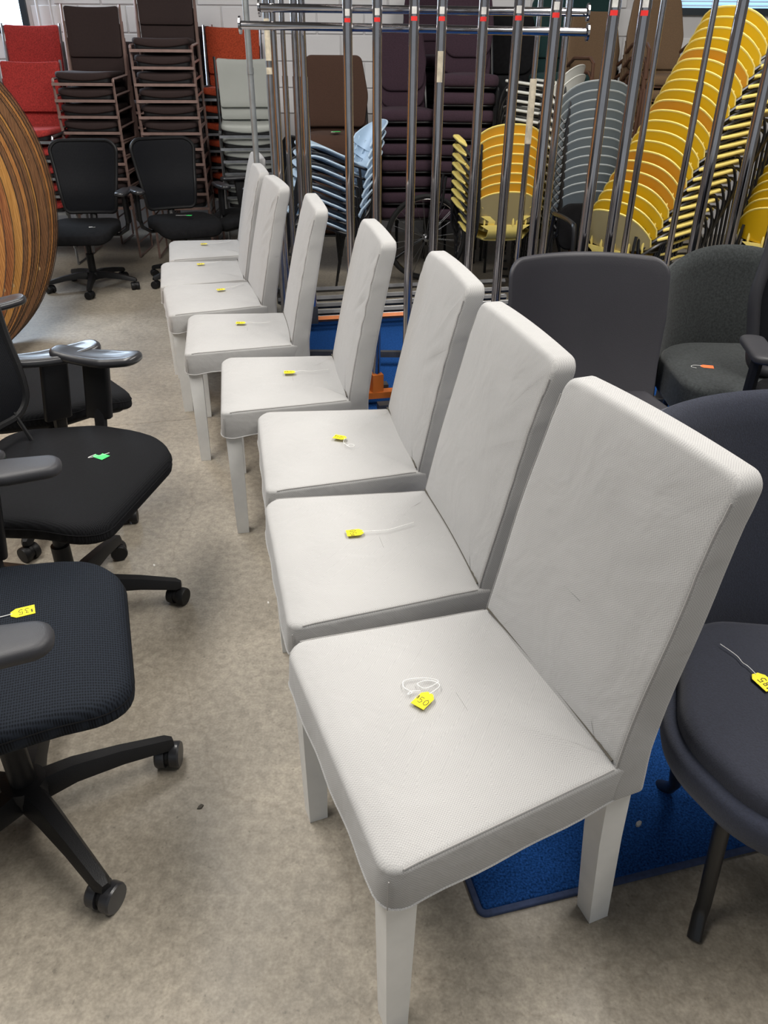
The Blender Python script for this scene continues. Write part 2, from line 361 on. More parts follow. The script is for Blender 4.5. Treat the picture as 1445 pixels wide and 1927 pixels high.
# fluorescent panels on the ceiling
cl = None
for i, (x, y) in enumerate(((-1.7, .9), (1.9, .9), (-1.7, 3.1), (1.9, 3.1))):
    if cl is None:
        cl = thing('ceiling_light', 'ceiling light panel above the black task chairs nearest the camera', 'lamp', (x, y, 4.2), group='ceiling light panels overhead')
        MB().box((0, 0, -.03), (.62, 2.42, .06)).build('frame', 'white_paint', cl); MB().box((0, 0, -.064), (.56, 2.36, .006)).build('diffuser', 'tube_light', cl)
    else: o = copy_tree(cl); o.location = (x, y, 4.2); o['label'] = 'ceiling light panel above the ' + ('', 'navy tub chair at right', 'round table tops at left', 'right hand chrome racks')[i]
# blue rug beneath the racks and right hand chairs
ra = rad(14.5); rx_, ry_ = Vector((cos(ra), sin(ra))), Vector((-sin(ra), cos(ra)))
def rugp(a, b): p = Vector((.191, .882)) + rx_*a + ry_*b; return (p.x, p.y)
rg = thing('rug', 'royal blue cut-pile rug lying under the rear legs of the grey chairs and the racks', 'rug')
ro = rpoly([rugp(0, 0), rugp(2.2, 0), rugp(2.2, 3.98), rugp(0, 3.98)], .02, mx=.2)
MB().slab(ro, 0, .008, .003, .001, nr=2).build('binding', 'rug_edge', rg, loc=(0, 0, .0005))
MB().slab(inset(ro, .012), .003, .0125, .004, .001, nr=2).build('pile', 'rug', rg)
#SECTION grey chairs
# ---------------------------------------------------------------- grey slip-covered dining chairs
WF, WR, WT, SD = .535, .448, .425, .414
def side_y(x):   # half width of the seat at local x (front 0 .. back -SD)
    return (WF + (WR-WF)*min(1, -x/SD))/2
def wob(a, b, c, s, k): return sin(a*s*1.3+c*2.1)*sin(b*s*.9+a*3)*k
def make_dining(seed, gather):
    rnd = random.Random(seed)
    t = thing('dining_chair', '', 'chair')
    # seat cover with skirt
    o = rpoly([(0, -WF/2), (0, WF/2), (-SD-.03, WR/2-.002), (-SD-.03, -WR/2+.002)], [.035, .035, .008, .008], 5, .03)
    def sk(x, y, z):
        k = max(0, min(1, (.45-z)/.06))
        top = max(0, (z-.44)/.03)
        dip = -.007*math.exp(-((x+.25)**2+y*y)/.02)*top
        crease = .0045*sin((x*1.0+y*.6)*60+seed)*math.exp(-((x+.36)**2)/.004)*math.exp(-((abs(y)-.14)**2)/.004)*top
        fr = -.012*max(0, (x+.05)/.05)**2*top
        hem = .010*math.exp(-((x+.03)/.05)**2)*k if z < .40 else 0
        return (x + .004*k*(1 if x > -.02 else 0) + .0015*sin(y*38+seed)*k, y*(1+.012*k*min(1, max(0, (x+SD)/.2))) + .0015*sin(x*33+seed)*k*(1 if y > 0 else -1), z + dip + crease + fr - hem + (.004*sin(x*9+seed) if z < .40 else 0))
    MB().slab(o, .386, .466, .012, .003, crown=.009, nb=4, nr=9).map(sk).build('seat_cover', 'linen', t, 50)
    # back
    def rk(z): q = (z-.47)/.49; return -SD - .085*q - .018*q*q if q > 0 else -SD + .0*q
    out = rpoly([(-WR/2, .386), (WR/2, .386), (WT/2+.002, .80), (WT/2, .965), (-WT/2, .965), (-WT/2-.002, .80)], [.006, .006, .3, .026, .026, .3], 6, .03)
    bk = MB().slab(out, -.035, .035, .012, .012, crown=.006, nb=4, nr=9)
    def bm(a, b, c):
        q = max(0, (b-.47)/.49); y, z = a, b
        th = c*(1 - .22*q)
        top = max(0, (b-.93)/.035); th *= (1-.12*top)
        edge = max(0, 1-abs(abs(y)-.17)/.06)
        # slack gathers at the near upper corner of the cover
        g = gather*.007*sin(b*170+y*110+seed)*math.exp(-((b-.87)/.055)**2)*math.exp(-((y-.172)/.028)**2)*(1 if c > 0 else 0)
        g += gather*.0045*sin(b*95-y*60+seed*3)*math.exp(-((b-.74)/.12)**2)*math.exp(-((y-.15)/.06)**2)*(1 if c > 0 else 0)
        sag = .004*sin(b*7+seed)*cos(y*9) if c > 0 else 0
        return (rk(z) - .035 + th + g + sag, y + .0018*sin(b*19+seed)*(1 if y > 0 else -1), z - (.006*(y/.2)**2 if b > .9 else 0))
    bk.map(bm).build('back_cover', 'linen', t, 50)
    # seams: along both upper side edges of the seat, down the front corners, up both front edges of the back
    for sd in (1, -1):
        MB().tube([sk(x, sd*(side_y(x)-.0036), .4636) for x in [-.03-.38*i/16 for i in range(17)]], .0015, 5).build('seat_seam', 'seam', t)
        MB().tube([sk(-.009, sd*(WF/2-.009), z) for z in (.443, .42, .39)], .0012, 5).build('corner_seam', 'seam', t)
        hw = lambda z: WR/2 + (WT/2+.002-WR/2)*max(0, min(1, (z-.386)/.414)) if z < .8 else WT/2+.001
        MB().tube([bm(sd*(hw(z)-.0030), z, .0322) for z in [.392+.54*i/40 for i in range(41)]], .0015, 5).build('back_seam', 'seam', t)
    MB().tube([(-SD+.003 - .006*math.cos(y*7), y, .4735) for y in [(-1+2*i/16)*(WR/2-.012) for i in range(17)]], .0022, 5).build('crease_shade', 'joint', t)  # dark tube standing in for crease shade between seat and back
    hm = MB(); ho = [(p[0], p[1]) for p in o]
    hm.tube([sk(p[0], p[1], .3875) for p in ho], .0022, 5, closed=True); hm.build('hem', 'linen', t)
    # legs, each its own
    for s in (1, -1):
        y = s*(WF/2-.042)
        MB().loft([[(x+a*k, y+b*k, z) for a, b in ((-1, -1), (1, -1), (1, 1), (-1, 1))] for (x, z, k) in ((-.034, 0, .0185), (-.034, .0005, .020), (-.034, .41, .0255))]).build('leg', 'white_paint', t, 20)
        y = s*(WR/2-.038)
        MB().loft([[(x+a*k, y+b*k, z) for a, b in ((-1, -1), (1, -1), (1, 1), (-1, 1))] for (x, z, k) in ((-.475, 0, .020), (-.472, .0005, .021), (-.452, .25, .0235), (-.445, .41, .0245))]).build('leg', 'white_paint', t, 20)
    return t
DC = [(-0.0928, 0.9023, .378, 'nearest grey slip-covered dining chair, yellow tag marked 50 on its seat'),
      (-0.2483, 1.4509, .2273, 'second nearest grey slip-covered dining chair, long white string trailing from its yellow tag'),
      (-0.3576, 2.0071, .1863, 'third grey slip-covered dining chair from the camera, with a short looped tag string'),
      (-0.5690, 2.5173, .1796, 'fourth grey slip-covered dining chair from the camera, strongly puckered back seam'),
      (-0.8154, 3.0745, .1898, 'fifth grey slip-covered dining chair from the camera, both front legs in view'),
      (-1.0234, 3.5723, .2947, 'sixth grey slip-covered dining chair, third from the far end of the row'),
      (-1.1695, 4.0581, .2427, 'seventh grey slip-covered dining chair, second from the far end of the row'),
      (-1.2645, 4.6241, .2415, 'farthest grey slip-covered dining chair, standing by the black task chairs')]
for i, (x, y, a, lb) in enumerate(DC):
    t = make_dining(i*1.7+.3, (0.15, .35, .7, 1.2, .8, 1.0, 1.1, .6)[i]); t.location = (x, y, 0); t.rotation_euler = (0, 0, PI + a)
    tag(t, lb, group='row of grey slip-covered dining chairs')
#SECTION tags
# ---------------------------------------------------------------- price tags on strings
def stroke_text(mb, kind, s, z):
    """handwritten digits as pen strokes in tag coordinates"""
    G = {'5': [[(.7, 1), (.1, 1), (.1, .55), (.5, .62), (.75, .35), (.5, .02), (.05, .1)]],
         '0': [[(.4, 1), (.08, .7), (.1, .2), (.45, 0), (.8, .25), (.78, .75), (.4, 1)]],
         '8': [[(.6, .9), (.2, .9), (.2, .6), (.7, .35), (.6, 0), (.2, .05), (.2, .35), (.7, .7), (.6, .9)]],
         '3': [[(.1, .95), (.6, .95), (.4, .55), (.75, .3), (.5, 0), (.1, .1)]],
         '$': [[(.7, .85), (.3, .95), (.2, .6), (.7, .4), (.6, .08), (.15, .15)], [(.45, 1.1), (.45, -.1)]]}
    x = 0
    for ch in kind:
        k = .55 if ch == '$' else 1
        for st in G[ch]:
            mb.tube([(x + p[0]*s*.7*k, (p[1]*k + (1-k))*s - s/2, z) for p in st], s*.055, 5)
        x += s*(.45 if ch == '$' else .75)
    return x
def price_tag(label, loc, ang, card, text, string, group=None, size=1.0, zs=0.0, trot=0):
    """loc: card centre on its surface; ang: heading of the holed end; string: points relative to the card centre, world axes"""
    t = thing('price_tag', label, 'tag', loc, group=group)
    w_, h_ = .040*size, .027*size
    o = [(-w_/2, -h_/2), (w_*.28, -h_/2), (w_/2, -h_*.22), (w_/2, h_*.22), (w_*.28, h_/2), (-w_/2, h_/2)]
    m = Matrix.Rotation(ang, 4, 'Z')
    MB().loft([[(p[0], p[1], z) for p in o] for z in (.0022, .0030)]).xf(m).build('card', card, t, 20)
    if text:
        tx = MB(); wd = stroke_text(tx, text, h_*.52, .0031)
        tx.map(lambda x, y, z: (x-wd/2, y, z)).xf(m @ Matrix.Translation((-.004, 0, 0)) @ Matrix.Rotation(trot, 4, 'Z')).build('handwriting', 'ink', t)
    hole = m @ Vector((w_/2-.003, 0, .0036))
    MB().tube([hole] + bez([hole] + [Vector((p[0], p[1], .0028 + zs)) for p in string], 6)[1:], .00075, 5).build('string', 'string', t)
    return t
ang = lambda dx, dy: math.atan2(dy, dx)
# (tag centre) on the seats of the grey chairs
Zs = .4772
price_tag('yellow price tag handwritten 50 with looped string, on the nearest grey chair', (.072, .988, Zs-.004), rad(52), 'yellow_paper', '$50', trot=-PI/2, string=[(.030, .036), (.012, .048), (-.010, .040), (.004, .028), (.028, .046), (.005, .054), (-.032, .048), (-.034, .030), (-.020, .018), (-.028, .012), (-.022, .02), (-.005, .022)])
price_tag('yellow price tag with long wavy string, on the second nearest grey chair', (-.068, 1.534, Zs-.004), rad(12), 'yellow_paper', '$50', trot=PI/2, string=[(.045, .008), (.075, .012), (.105, .028), (.140, .048)])
price_tag('yellow price tag with small string loop, on the third nearest grey chair', (-.131, 2.058, Zs-.003), rad(-20), 'yellow_paper', '$50', [(.012, -.035), (.024, -.054), (.034, -.066), (.044, -.054), (.032, -.046), (.022, -.056)], size=.95)
for nm, p, dx, dy in (('fourth nearest', (-.338, 2.595), .135, .030), ('fifth nearest', (-.606, 3.175), .121, .011), ('sixth nearest', (-.788, 3.708), .087, .115), ('second farthest', (-.993, 4.227), .097, .078), ('farthest', (-1.081, 4.740), .139, .067)):
    price_tag('small yellow price tag and string on the seat of the %s grey chair' % nm, (p[0], p[1], Zs-.002), ang(dx, dy)*.5, 'yellow_paper', '$50', [(dx*.3, dy*.25+.006), (dx*.6, dy*.5-.004), (dx, dy)])
#SECTION task chairs
# ---------------------------------------------------------------- office task chairs
def caster(mb, x, y, a, r=.027):
    m = Matrix.Translation((x, y, r)) @ Matrix.Rotation(a, 4, 'Z')
    w2 = MB()
    for s in (-1, 1):
        w2.lathe([(r*.6, s*.006), (r*.97, s*.006), (r, s*.012), (r, s*.024), (r*.92, s*.028), (r*.4, s*.0285)], (0, 0, 0), 'y', 22)
    return w2.xf(m)
def make_task(kind):
    """forward +x, origin on the floor under the gas column"""
    t = thing('task_chair', '', 'chair')
    K = dict(near=dict(seat='seat_mesh_blue', back='back_mesh', arm='black_soft', sz=.50), gloss=dict(seat='seat_mesh', back='back_mesh', arm='black_gloss', sz=.50),
             far=dict(seat='black_fabric', back='back_mesh', arm='black_gloss', sz=.45), stool=dict(seat='black_fabric', back='back_mesh', arm='black_plastic', sz=.50))[kind]
    sz = K['sz']; wide = {'near': .265, 'gloss': .285}.get(kind, .25); fx = {'near': .268, 'gloss': .285}.get(kind, .30); bx = .125 if kind == 'gloss' else 0
    # base
    MB().lathe([(.018, .12), (.045, .118), (.05, .10), (.05, .07), (.03, .062)], n=20).build('base_hub', 'black_plastic', t)
    for k in range(5):
        a = 2*PI*k/5 + {'near': .19, 'gloss': .35, 'far': .1, 'stool': .3}[kind]; lg = MB(); ring = []
        for (r, z, w_, h_) in ((.03, .093, .030, .024), (.10, .100, .026, .020), (.20, .090, .021, .016), (.30, .072, .018, .013), (.315, .068, .010, .009)):
            ring.append([(r, -w_, z-h_), (r, w_, z-h_), (r, w_*.9, z), (r, w_*.55, z+h_), (r, -w_*.55, z+h_), (r, -w_*.9, z)])
        lg.loft(ring).tube([(.30, 0, .07), (.30, 0, .045)], .008, 8).xf(Matrix.Rotation(a, 4, 'Z'))
        l = lg.build('leg', 'black_plastic', t, 30)
        ca = a + 1.1 + k
        cw = caster(None, .0, 0, 0, .031 if kind == 'near' else .027).xf(Matrix.Translation((.30*cos(a), .30*sin(a), 0)) @ Matrix.Rotation(ca, 4, 'Z'))
        cw.build('caster', 'black_gloss' if kind == 'near' else 'black_plastic', l, 30)
        hd = MB(); hd.lathe([(.006, -.005), (.024, -.005), (.024, .005), (.006, .005)], (0, 0, .031), 'y', 14)
        hd.xf(Matrix.Translation((.30*cos(a), .30*sin(a), 0)) @ Matrix.Rotation(ca, 4, 'Z')).build('caster_hood', 'black_plastic', l, 30)
    MB().lathe([(.026, .10), (.026, .24), (.018, .241), (.018, sz-.09)], n=16).build('gas_column', 'black_plastic', t)
    MB().slab(rpoly(rect(-.14, -.08, .10, .08), .03, 3), sz-.115, sz-.06, .01, .015).build('mechanism', 'black_plastic', t)
    # seat
    if kind == 'stool': o = rpoly(rect(-.22, -.24, .24, .24), [.16, .13, .13, .16], 8, .05)
    else: o = rpoly([(-.21, -.20), (.02, -wide), (fx, -wide+.035), (fx, wide-.035), (.02, wide), (-.21, .20)], [.1, .16, .10, .10, .16, .1], 7, .04)
    def sp(x, y, z):
        k = max(0, (x-.12)/.18)
        return (x, y, z - .045*k*k - (.010*(1 if z > sz-.02 else 0))*math.exp(-(((x)/.16)**2+(y/.15)**2)))
    MB().slab(o, sz-.062, sz-.004, .022, .018, crown=.010, nr=7).map(sp).build('seat', K['seat'], t, 60)
    if kind in ('near', 'gloss'):
        MB().tube([sp(p[0], p[1], sz-.028) for p in inset(o, -.0005)], .0016, 5, closed=True).build('seat_piping', 'black_fabric', t)
    MB().slab(inset(o, .03), sz-.078, sz-.060, .002, .01, nr=3).map(sp).build('seat_shell', 'black_plastic', t)
    # back: bowed frame with a stretched panel
    if kind == 'far': pb = [(-.18, -.02), (.18, -.02), (.235, .40), (.19, .455), (-.19, .455), (-.235, .40)]; rr = [.05, .05, .06, .09, .09, .06]
    else: pb = [(-.19, .02), (.19, .02), (.235, .34), (.19, .52), (-.19, .52), (-.235, .34)]; rr = [.08, .08, .25, .07, .07, .25]
    ob = rpoly(pb, rr, 8, .04); lean = .18
    def bp(a, b, c): return (bx -.245 - b*lean - .05*(1-(a/.24)**2)*.9 + .02*math.exp(-((b-.12)/.1)**2) + c, a, sz + .03 + b)
    MB().slab(inset(ob, .010), -.004, .004, .002, .002, nr=7).map(bp).build('back_panel', K['back'], t, 60)
    MB().tube([bp(p[0], p[1], 0) for p in inset(ob, .008)], .0125, 8, closed=True).build('back_frame', 'black_plastic', t)
    MB().tube([(-.10, 0, sz-.09), (-.24, 0, sz-.085), (-.30, 0, sz-.02), (-.33, 0, sz+.13), (-.345, 0, sz+.24)], [.028, .028, .026, .022, .016], 8).build('back_bracket', 'black_plastic', t)
    if kind == 'gloss':
        for s in (-.5, 0, .5): MB().tube([(bx-.22, s*.26, sz-.02), (bx-.275, s*.28, sz+.08)], .006, 6).build('back_strut', 'black_plastic', t)
    # arms
    if kind != 'stool':
        for s in (-1, 1):
            ya = s*(wide + (.03 if kind == 'near' else .05)); az_ = {'near': .20, 'gloss': .185, 'far': .20}[kind]
            ap = MB()
            ap.tube([(0, s*(.12), sz-.085), (0, s*(wide-.02), sz-.085), (0, s*(wide+.035), sz-.05), (.0, ya, sz+.02)], [.014, .016, .020, .022], 8, flat=.7)
            a_ = ap.build('arm_post', 'black_plastic', t, 40)
            MB().slab(rpoly(rect(-.045, -.014, .035, .014), .010, 3), sz-.01, sz+az_-.02, .003, .003).map(lambda x, y, z: (x + (z-sz)*.12, y+ya, z)).build('arm_sleeve', 'black_plastic', a_, 40)
            pd = rpoly([(-.15, -.032), (.02, -.047), (.125, -.036), (.125, .036), (.02, .047), (-.15, .032)], [.03, .05, .034, .034, .05, .03], 6, .03)
            dish = .012 if kind == 'gloss' else .0
            MB().slab(pd, 0, .026, .012, .010, crown=-.004 if kind == 'gloss' else .002, nr=5).map(lambda x, y, z: (x + (.035 if kind == 'near' else .01) + (az_)*.12, y*(1.15 if kind == 'gloss' else 1)+ya, z+sz+az_-.02 + (dish*(x/.13)**2 if kind == 'gloss' else 0))).build('armrest', K['arm'], t, 50)
    return t
def place(t, x, y, deg, label, group=None):
    t.location = (x, y, 0); t.rotation_euler = (0, 0, rad(deg)); return tag(t, label, group=group)
tn = make_task('near'); place(tn, -.76, 1.11, 19, 'black task chair nearest on the left, ribbed mesh seat with a yellow tag', 'black task chairs on the left')
tg = make_task('gloss'); place(tg, -.92, 1.83, -10, 'black mesh-back task chair with a green tag on its seat, glossy armrest', 'black task chairs on the left')
t2 = copy_tree(tg); place(t2, -1.20, 2.41, 40, 'black task chair behind the green-tagged one, armrests catching blue window light', 'black task chairs on the left')
tf = make_task('far'); place(tf, -2.08, 5.56, -84, 'black task chair against the stacks, right beside the round wooden table tops', 'black task chairs before the stacks')
t3 = copy_tree(tf); place(t3, -1.46, 5.80, -62, 'tilted black task chair with a green tag lying on its seat', 'black task chairs before the stacks')
t4 = copy_tree(tf); place(t4, -.98, 6.05, 205, 'black armchair on wheels half hidden by the far grey chair backs', 'black task chairs before the stacks')
price_tag('green tag with white plastic tie on the black seat at left', (-.773, 1.877, .497), rad(150), 'green_paper', None, [(-.03, -.011), (.0, .006), (.018, .02)], size=1.05)
price_tag('yellow tag lying on the ribbed black seat nearest at left', (-.706, 1.195, .497), rad(205), 'yellow_paper', '$35', [(-.03, -.014), (-.055, -.024), (-.085, -.030)], size=1.1)
price_tag('green tag on the tilted black task chair', (-1.384, 5.70, .472), rad(180), 'green_paper', None, [(-.03, 0), (-.06, -.004), (-.092, -.004)])
price_tag('white tag string curled on the black seat beside the wooden tops', (-1.943, 5.30, .462), rad(20), 'white_sticker', None, [(.02, -.01), (.03, .0)], size=.6)
#SECTION right chairs
# ---------------------------------------------------------------- lounge and shell chairs at the right
def shell_arc(w2, d2, z0, zt, wrap, thick, top_round, mb=None, drop=.5, nU=28, nV=10, rake=.12):
    """wrap-around back: half-ellipse wall in plan with a rounded top line; forward +x"""
    mb = MB(); rings = []
    for i in range(nU+1):
        u = -1 + 2*i/nU; th = u*wrap
        x, y = -d2*cos(th), w2*sin(th); nx, ny = -cos(th)/d2, sin(th)/w2; l = math.hypot(nx, ny); nx /= l; ny /= l
        h = zt - (zt-z0)*drop*abs(u)**top_round
        ring = []
        for k in range(nV+1):
            v = k/nV; z = z0 + (h-z0)*v; o = rake*(z-z0); ring.append((x+nx*o, y+ny*o, z))
        top = ring[-1]; ring.append((top[0]+nx*thick/2, top[1]+ny*thick/2, top[2]+thick*.35))
        for k in range(nV, -1, -1):
            v = k/nV; z = z0 + (h-z0)*v; o = rake*(z-z0) + thick; ring.append((x+nx*o, y+ny*o, z))
        rings.append(ring)
    return mb.loft(rings)
# navy tub chair, nearest right
t = thing('tub_chair', 'navy wool tub chair at right with a yellow tag and black legs', 'chair', (.815, 1.00, 0), rad(-97))
shell_arc(.345, .29, .40, .885, 1.5, .035, 9, drop=.66, rake=.18).build('back', 'navy_wool', t, 60)
o = rpoly([(-.22, -.24), (.10, -.305), (.27, -.20), (.27, .20), (.10, .305), (-.22, .24)], [.12, .18, .15, .15, .18, .12], 8, .04)
MB().slab(inset(o, -.018), .36, .435, .02, .035, nr=5).build('seat_shell', 'navy_wool', t, 60)
MB().slab(inset(o, .004), .425, .472, .024, .004, crown=.006, nr=6).build('seat_cushion', 'navy_seat', t, 60)
for sx, sy in ((1, -1), (1, 1), (-1, -1), (-1, 1)):
    MB().tube([(sx*.16, sy*.21, .37), (sx*.16, sy*.21, .30), (sx*.14, sy*.185, .06), (sx*.15, sy*.19, .035), (sx*.18, sy*.20, .004)], [.014, .014, .0135, .0135, .014], 12).build('leg', 'black_steel', t)
price_tag('yellow tag reading 85 on the navy tub chair', (.683, 1.035, .478), rad(110), 'yellow_paper', '$85', [(-.012, .04), (-.018, .05), (-.022, .07), (-.04, .102)], size=1.1)
# smooth dark chair, back towards us in the middle right
t = thing('side_chair', 'smooth charcoal upholstered chair with tall squarish back, behind the second grey chair', 'chair', (.67, 2.29, 0), rad(-86))
out = rpoly([(-.235, .0), (.235, .0), (.262, .28), (.262, .46), (-.262, .46), (-.262, .28)], [.03, .03, .2, .05, .05, .2], 7, .04)
MB().slab(out, -.016, .016, .012, .012, crown=.003, nr=8).map(lambda a, b, c: (-.27 - .16*b + .14*(a/.26)**2*(1-.45*b) + c - .05*(1-(b/.46))**3*-1, a, .43+b)).build('backrest', 'smooth_dark', t, 60)
o = rpoly([(-.24, -.22), (.26, -.26), (.26, .26), (-.24, .22)], [.08, .1, .1, .08], 6, .05)
MB().slab(o, .39, .455, .028, .02, crown=.004, nr=6).map(lambda x, y, z: (x, y, z + .05*(y/.25)**4*(1 if x < .1 else max(0, 1-(x-.1)/.15)))).build('seat', 'smooth_dark', t, 60)
for sx, sy in ((1, -1), (1, 1), (-1, -1), (-1, 1)):
    MB().tube([(sx*.15, sy*.15, .40), (sx*.20, sy*.20, .0)], .012, 10).build('leg', 'black_steel', t)
# charcoal felt tub
t = thing('tub_chair', 'charcoal felt tub chair with a small orange tag on its seat', 'chair', (1.35, 2.79, 0), rad(-92))
shell_arc(.30, .29, .30, .80, 1.5, .045, 2.2, drop=.5, rake=.08).build('back', 'charcoal_felt', t, 60)
o = rpoly(rect(-.27, -.28, .30, .28), [.2, .14, .14, .2], 8, .05)
MB().slab(o, .30, .452, .025, .03, crown=.004, nr=6).build('seat', 'charcoal_felt', t, 60)
for sx, sy in ((1, -1), (1, 1), (-1, -1), (-1, 1)):
    MB().tube([(sx*.18, sy*.18, .31), (sx*.21, sy*.21, .0)], .012, 10).build('leg', 'black_steel', t)
price_tag('orange tag with curled grey string on the charcoal tub chair', (1.199, 2.747, .453), rad(165), 'orange_paper', None, [(-.028, .012), (-.05, .012), (-.06, -.004), (-.045, -.016)], size=1.15)
# black mesh chair cut by the right edge
t = thing('task_chair', 'black mesh-back chair cut off by the right edge of the picture', 'chair', (1.50, 2.33, 0), rad(-100), group=None)
o = rpoly(rect(-.22, -.25, .26, .25), [.09, .12, .12, .09], 7, .05)
MB().slab(o, .42, .485, .022, .02, crown=.006, nr=5).build('seat', 'black_fabric', t, 60)
out = rpoly([(-.25, .0), (.25, .0), (.30, .28), (.26, .56), (-.26, .56), (-.30, .28)], [.09, .09, .3, .08, .08, .3], 8, .04)
bpf = lambda a, b, c: (-.26 - .10*b - .03*(1-(a/.3)**2) + c, a, .46 + b)
MB().slab(inset(out, .02), -.004, .004, .002, .002, nr=6).map(bpf).build('back_panel', 'back_mesh', t, 60)
MB().tube([bpf(p[0], p[1], 0) for p in inset(out, .016)], .022, 10, closed=True).build('back_frame', 'black_soft', t)
MB().tube([(-.10, 0, .40), (-.27, 0, .40), (-.32, 0, .52), (-.335, 0, .7)], .022, 8).build('back_bracket', 'black_plastic', t)
for s in (-1, 1):
    MB().tube([(0, s*.1, .40), (0, s*.29, .40), (0, s*.31, .46), (.01, s*.31, .63)], [.014, .016, .02, .02], 8).build('arm_post', 'black_plastic', t)
    MB().slab(rpoly(rect(-.13, -.04, .12, .04), .035, 5), .63, .655, .01, .008).map(lambda x, y, z: (x, y+s*.31, z)).build('armrest', 'black_soft', t, 50)
MB().lathe([(.026, .08), (.026, .25), (.017, .251), (.017, .41)]).build('gas_column', 'black_plastic', t)
for k in range(5):
    a = 2*PI*k/5; l = MB().tube([(0, 0, .09), (.15*cos(a), .15*sin(a), .09), (.29*cos(a), .29*sin(a), .065)], [.026, .02, .014], 8, flat=.8).build('leg', 'black_plastic', t)
    caster(None, 0, 0, 0).xf(Matrix.Translation((.28*cos(a), .28*sin(a), 0)) @ Matrix.Rotation(a+1, 4, 'Z')).build('caster', 'black_plastic', l, 30)
#SECTION table tops
# ---------------------------------------------------------------- round table tops standing on edge, left
a70 = rad(70); uu = Vector((cos(a70), sin(a70), 0)); nn = Vector((sin(a70), -cos(a70), 0)); c0 = Vector((-2.24, 4.15, 0))
OFF = [-.018, .028, .075, .125, .175, .267, .312, .368, .415, .474, .533, .624, .71]
WD = [1, 1, 0, 1, 1, 2, 1, 1, 0, 1, 2, 3, 0]
NAMEW = ['oak', 'dark walnut', 'honey-coloured', 'reddish oak']
for i, s_ in enumerate(OFF):
    p = c0 + nn*.024*i - uu*s_
    n_ = 'rearmost' if i == 0 else ('frontmost' if i == 12 else ['', 'second', 'third', 'fourth', 'fifth', 'sixth', 'seventh', 'eighth', 'ninth', 'tenth', 'eleventh', 'twelfth'][i] + ' from the rear')
    t = thing('table_top', 'round %s table top on edge at the left border, %s' % (NAMEW[WD[i]], n_), 'table top', p, group='round table tops stood on edge at the left')
    t.rotation_euler = (0, 0, a70)
    MB().lathe([(.01, -.010), (.755, -.010), (.7595, -.006), (.7595, .006), (.755, .010), (.01, .010)], (0, 0, .76), 'y', 72).build('panel', WOODS[WD[i]], t, 30)
    MB().tube([(.7605*cos(2*PI*k/72), -.0105, .7605+.759*sin(2*PI*k/72)) for k in range(72)], .0022, 5, closed=True).build('edge_band', 'wood_edge', t)
#SECTION upholstered stacks
# ---------------------------------------------------------------- stacked chairs along the back
def make_sled(fab, frame, w_=.455):
    """upholstered chair with square tube side frames; forward +x"""
    t = thing('stacking_chair', '', 'chair'); h = w_/2
    o = rpoly(rect(-.20, -h+.022, .21, h-.022), [.02, .05, .05, .02], 4, .06)
    MB().slab(inset(o, .012), .397, .432, .004, .004, nr=2, nb=1).build('seat_pan', 'black_plastic', t, 30)
    MB().slab(o, .428, .464, .018, .010, crown=.004, nr=4, nb=2, under=.03).map(lambda x, y, z: (x, y, z + .010*(y/h)**2 - (.02 if z < .44 else 0)*(1-(y/h)**2))).build('seat', fab, t, 60)
    out = rpoly([(-h+.028, .56), (h-.028, .56), (h-.022, .90), (-h+.022, .90)], .02, 3, .08)
    MB().slab(out, -.010, .010, .006, .006, nb=2, nr=4).map(lambda a, b, c: (-.235 - (b-.46)*.12 + c - .015*(1-(a/h)**2), a, b - (0.012*(1-(a/h)**2) if b > .88 else 0))).build('backrest', fab, t, 60)
    MB().box((.222, 0, .388), (.016, w_-.01, .019)).build('crossbar', frame, t, 20)
    for s in (1, -1):
        y = s*(h-.009)
        MB().tube([(.20, y, .006), (.20, y, .405), (.195, y, .42), (-.21, y, .44), (-.225, y, .47), (-.285, y, .905)], .0095, 4).build('side_frame', frame, t, 20)
        MB().tube([(.20, y, .009), (-.22, y, .009), (-.215, y, .44)], .0085, 4).build('leg', frame, t, 20)
    return t
def make_padded(fab, frame, w_=.44, thick=.07, bw=.38, bh=.42, round_=.12, arms=False, loop=True, seat_z=.46, back0=.10):
    t = thing('stacking_chair', '', 'chair'); h = w_/2
    o = rpoly([(-.20, -h*.86), (.21, -h), (.21, h), (-.20, h*.86)], [.06, .08, .08, .06], 5, .06)
    MB().slab(o, seat_z-thick, seat_z, thick*.42, thick*.3, crown=.012, nr=4, nb=3).build('seat', fab, t, 60)
    MB().slab(inset(o, .012), seat_z-thick-.012, seat_z-thick, .002, .006, nr=2, nb=1).build('seat_pan', frame, t, 60)
    out = rpoly([(-bw*.44, 0), (bw*.44, 0), (bw/2, bh*.45), (bw*.40, bh), (-bw*.40, bh), (-bw/2, bh*.45)], [round_*.6, round_*.6, .2, round_*.7, round_*.7, .2], 6, .06)
    tb = min(.04, thick*.5)
    MB().slab(out, -tb/2, tb/2, tb*.4, tb*.3, crown=.006, nb=2, nr=4).map(lambda a, b, c: (-.235 - b*.16 + .10*a*a/(.2*.2)*.3 + c, a, seat_z + back0 + b)).build('backrest', fab, t, 60)
    for s in (1, -1):
        y = s*(h-.012)
        MB().tube([(.19, y, .0), (.18, y, seat_z-thick-.02), (.15, y, seat_z-thick-.008), (-.17, y*.95, seat_z-thick-.008), (-.23, y*.9, seat_z-.01), (-.262, s*bw*.46, seat_z+back0+bh*.4)], .0105, 7).build('side_frame', frame, t)
        MB().tube([(-.15, y, seat_z-thick-.012), (-.22, y, .0)], .0105, 7).build('leg', frame, t)
        if arms:
            MB().tube([(.17, y, seat_z-.02), (.17, y*1.04, seat_z+.16), (.12, y*1.04, seat_z+.19), (-.12, y*1.04, seat_z+.19), (-.25, y, seat_z+.13)], .013, 7).build('arm', frame, t)
    return t
